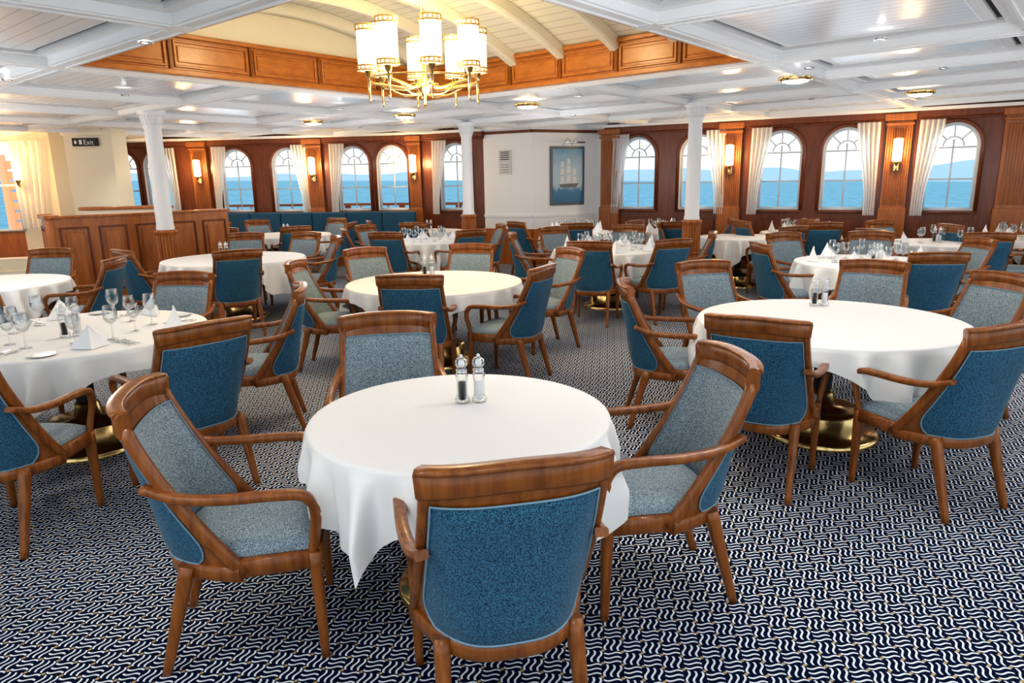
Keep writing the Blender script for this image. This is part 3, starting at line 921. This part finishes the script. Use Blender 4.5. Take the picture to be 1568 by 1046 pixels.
# banquette along back wall
mb = MB()
pts = [(-8.2, 15.35), (-4.1, 14.75), (-2.6, 14.5), (-1.9, 14.3)]
for a, b in zip(pts[:-1], pts[1:]):
    a, b, d, n, L = seginfo(a, b); rot = atan2(d.y, d.x); m = (a+b)/2
    nn = max(1, round(L/.7))
    for i in range(nn):
        c = a+d*(i+.5)*L/nn
        mb.box((c.x, c.y, .78), (L/nn-.01, .12, .56), 'banq', rot, .03)
        mb.box((c.x+n.x*.28, c.y+n.y*.28, .42), (L/nn-.01, .5, .14), 'banq', rot, .03)
    mb.box((m.x+n.x*.25, m.y+n.y*.25, .18), (L, .48, .36), 'panelwood', rot)
mb.obj('banquette')

# ceiling lights
for x, y in ((2.91, 7.45), (.25, 9.55), (-1.52, 10.75), (-3.1, 11.6), (5.0, 8.9), (-6.2, 8.6)):
    mb = MB()
    mb.lathe([(0, -.055), (.07, -.052), (.12, -.04), (.135, -.02)], 'dome', seg=28)
    mb.lathe([(.135, -.03), (.16, -.025), (.165, 0), (.165, .012)], 'brass', seg=28)
    mb.obj('ceiling_dome_light', (x, y, 2.60))
DL = [(-2.44, 5.06), (-4.46, 6.6), (-4.05, 7.8), (2.75, 6.74), (4.07, 6.9), (.83, 8.6), (1.6, 1.2), (-1.6, 1.4), (0.2, .2), (3.4, 3.2), (-3.6, 2.6), (5.2, 5.2), (-5.5, 10.6), (3.9, 9.4), (-2.6, 12.9), (1.0, 11.2), (6.2, 7.6), (1.2, 3.1), (-1.0, 3.9), (2.7, 5.4), (-2.2, 9.6), (.4, 5.2), (-6.8, 12.2)]
spotme = MB()
spotme.lathe([(0, .006), (.028, .004)], 'spot', seg=16); spotme.lathe([(.028, .0), (.045, -.004), (.048, .006)], 'chrome', seg=20)
spotme = spotme.mesh('downlight')
for i, (x, y) in enumerate(DL):
    p = Vector((x, y))-K; a, b = p.dot(e1), p.dot(e2)
    z = not (0 < a < V1 and V2 < b < 0)
    if z: place(spotme, 'downlight', (x, y, 2.590))
    lamp('downlight_lamp', 'SPOT', (x, y, 2.575 if z else 3.0), 46, (1, .93, .83), .05, spot_size=radians(110), spot_blend=.7)
for x, y, e in ((-4.5, 5.6, 55), (-1.6, 1.0, 50), (2.2, 1.2, 55), (4.4, 4.2, 60), (-6.6, 8.6, 50), (-2.7, 11.0, 50), (0.6, 11.0, 45), (2.4, 6.7, 28), (4.9, 9.9, 28), (6.2, 7.0, 45), (-5.2, 13.6, 40), (-.4, 7.4, 30), (0.9, 3.6, 30), (-1.8, 8.2, 25)):
    lamp('fill_light', 'POINT', (x, y, 1.75), e*.56, (.97, .97, 1), .6)  # added fill lights without fixtures, mainly to brighten the ceiling

# chandelier
CX, CY = -.72, 6.4
mb = MB()
mb.lathe([(0, 2.27), (.012, 2.29), (.022, 2.32), (.012, 2.35), (.03, 2.38), (.055, 2.42), (.07, 2.46), (.05, 2.50), (.022, 2.52), (.016, 2.60), (.012, 3.30), (.06, 3.33), (.07, 3.38), (.07, 3.40)], 'brass', seg=20)
mb.lathe([(.12, 2.46), (.125, 2.45), (.13, 2.46), (.125, 2.47), (.12, 2.46)], 'brass', seg=28)
for i in range(8):
    a = 2*pi*i/8+.25; R = .47
    ca, sa = cos(a), sin(a)
    def Q(r, z): return (r*ca, r*sa, z)
    mb.sweep(bez([Q(.04, 2.46), Q(.16, 2.43), Q(.30, 2.45), Q(R, 2.47)], 14), (.016, .022), 'brass')
    mb.tube(bez([Q(.05, 2.38), Q(.2, 2.38), Q(.33, 2.44)], 10), .007, 'brass')
    c = (R*ca, R*sa, 0)
    mb.lathe([(0, 2.30), (.006, 2.31), (.012, 2.34), (.008, 2.36), (.012, 2.40), (.012, 2.52), (.028, 2.53), (.030, 2.56), (.04, 2.565)], 'brass', c, 12)
    mb.lathe([(.082, 2.57), (.086, 2.60), (.086, 2.89), (.082, 2.92)], 'shade', c, 22)
    mb.lathe([(0, 2.585), (.08, 2.585)], 'shade', c, 22)
    for z in (2.57, 2.605, 2.885, 2.925):
        mb.lathe([(.085, z-.006), (.094, z-.005), (.094, z+.005), (.085, z+.006)], 'brass', c, 22)
    for j in range(14):
        b = 2*pi*j/14
        for z0 in (2.572, 2.888):
            mb.tube([(c[0]+.091*cos(b), c[1]+.091*sin(b), z0), (c[0]+.091*cos(b+.22), c[1]+.091*sin(b+.22), z0+.034)], .0035, 'brass', 5)
            mb.tube([(c[0]+.091*cos(b+.22), c[1]+.091*sin(b+.22), z0), (c[0]+.091*cos(b), c[1]+.091*sin(b), z0+.034)], .0035, 'brass', 5)
ring = [(.47*cos(2*pi*i/48), .47*sin(2*pi*i/48), 2.50) for i in range(48)]
mb.tube(ring, .008, 'brass', 8, True)
mb.obj('chandelier', (CX, CY, 0))
for z, e in ((3.1, 46), (2.35, 26)):
    lamp('chandelier_lamp', 'POINT', (CX+.03, CY-.12, z), e, (1, .79, .44), .12)

# ------------------------------------------------------------------ outside
HEEL = radians(1.0)
mb = MB()
mb.quad([(-6000, 24, -7), (6000, 24, -7), (6000, 9000, -7), (-6000, 9000, -7)], 'sea')
sea = mb.obj('sea'); sea.rotation_euler = (0, HEEL, 0)
mb = MB()
rr = random.Random(4)
def ridge(R, a0, a1, h, amp, n=160):
    pts = []
    ph = [rr.uniform(0, 6) for _ in range(6)]
    for i in range(n+1):
        t = i/n; a = radians(a0+(a1-a0)*t)
        z = h+amp*(sin(t*9+ph[0])*.5+sin(t*21+ph[1])*.3+sin(t*47+ph[2])*.15+sin(t*95+ph[3])*.07)
        pts.append((R*sin(a), R*cos(a), max(z, 3)))
    for p, q in zip(pts[:-1], pts[1:]):
        mb.quad([(p[0], p[1], -6.9), (q[0], q[1], -6.9), q, p], 'mount')
ridge(4200, -2, 55, 75, 45); ridge(4600, -45, -8, 30, 22)
mt_ = mb.obj('distant_hills'); mt_.rotation_euler = (0, HEEL, 0)
mb = MB()
pts = [(-10.5, 18.6), (-4, 17.6), (-.5, 16.6)]
for a, b in zip(pts[:-1], pts[1:]):
    a, b, d, n, L = seginfo(a, b)
    m = (a+b)/2; rot = atan2(d.y, d.x)
    mb.box((m.x, m.y, 1.12), (L, .14, .06), 'deckred', rot)
    nn = int(L/.35)
    for i in range(nn):
        c = a+d*i*L/nn; mb.box((c.x, c.y, .55), (.05 if i % 4 else .14, .05, 1.1), 'white' if i % 4 else 'deckred', rot)
mb.quad([(-14, 16.2, -.02), (0, 15.2, -.02), (0, 17.2, -.02), (-14, 19.5, -.02)], 'deckred')
mb.obj('deck_railing')

# ------------------------------------------------------------------ world
w = bpy.data.worlds.new('World'); SC.world = w; w.use_nodes = True
nt = w.node_tree; nt.nodes.clear()
o = N(nt, 'ShaderNodeOutputWorld'); bg = N(nt, 'ShaderNodeBackground'); bg.inputs['Strength'].default_value = 1.25
tc = N(nt, 'ShaderNodeTexCoord'); sp = N(nt, 'ShaderNodeSeparateXYZ'); nt.links.new(tc.outputs['Generated'], sp.inputs[0])
cr = N(nt, 'ShaderNodeValToRGB'); e = cr.color_ramp.elements
e[0].position = 0; e[0].color = (.90, .94, .96, 1); e[1].position = .6; e[1].color = (.52, .72, .90, 1)
x = e.new(.10); x.color = (.80, .91, .97, 1)
nt.links.new(sp.outputs[2], cr.inputs[0]); nt.links.new(cr.outputs[0], bg.inputs[0]); nt.links.new(bg.outputs[0], o.inputs[0])

# ------------------------------------------------------------------ camera
f = 1090.0
cd = bpy.data.cameras.new('camera'); cd.sensor_width = 36; cd.lens = f/1600*36; cd.clip_end = 20000; cd.clip_start = .05
co = bpy.data.objects.new('camera', cd); COL.objects.link(co)
th = math.atan(253/f); rho = radians(1.0)
F = Vector((0, cos(th), -sin(th))); U0 = Vector((0, sin(th), cos(th))); R0 = Vector((1, 0, 0))
R = R0*cos(rho)-U0*sin(rho)
U = U0*cos(rho)+R0*sin(rho)
co.matrix_world = Matrix(((R.x, U.x, -F.x, 0), (R.y, U.y, -F.y, 0), (R.z, U.z, -F.z, CAMZ), (0, 0, 0, 1)))
SC.camera = co
SC.view_settings.view_transform = 'Standard'
SC.view_settings.exposure = .0
for lk in ('Medium High Contrast', 'Standard - Medium High Contrast', 'None'):
    try:
        SC.view_settings.look = lk; break
    except Exception:
        pass
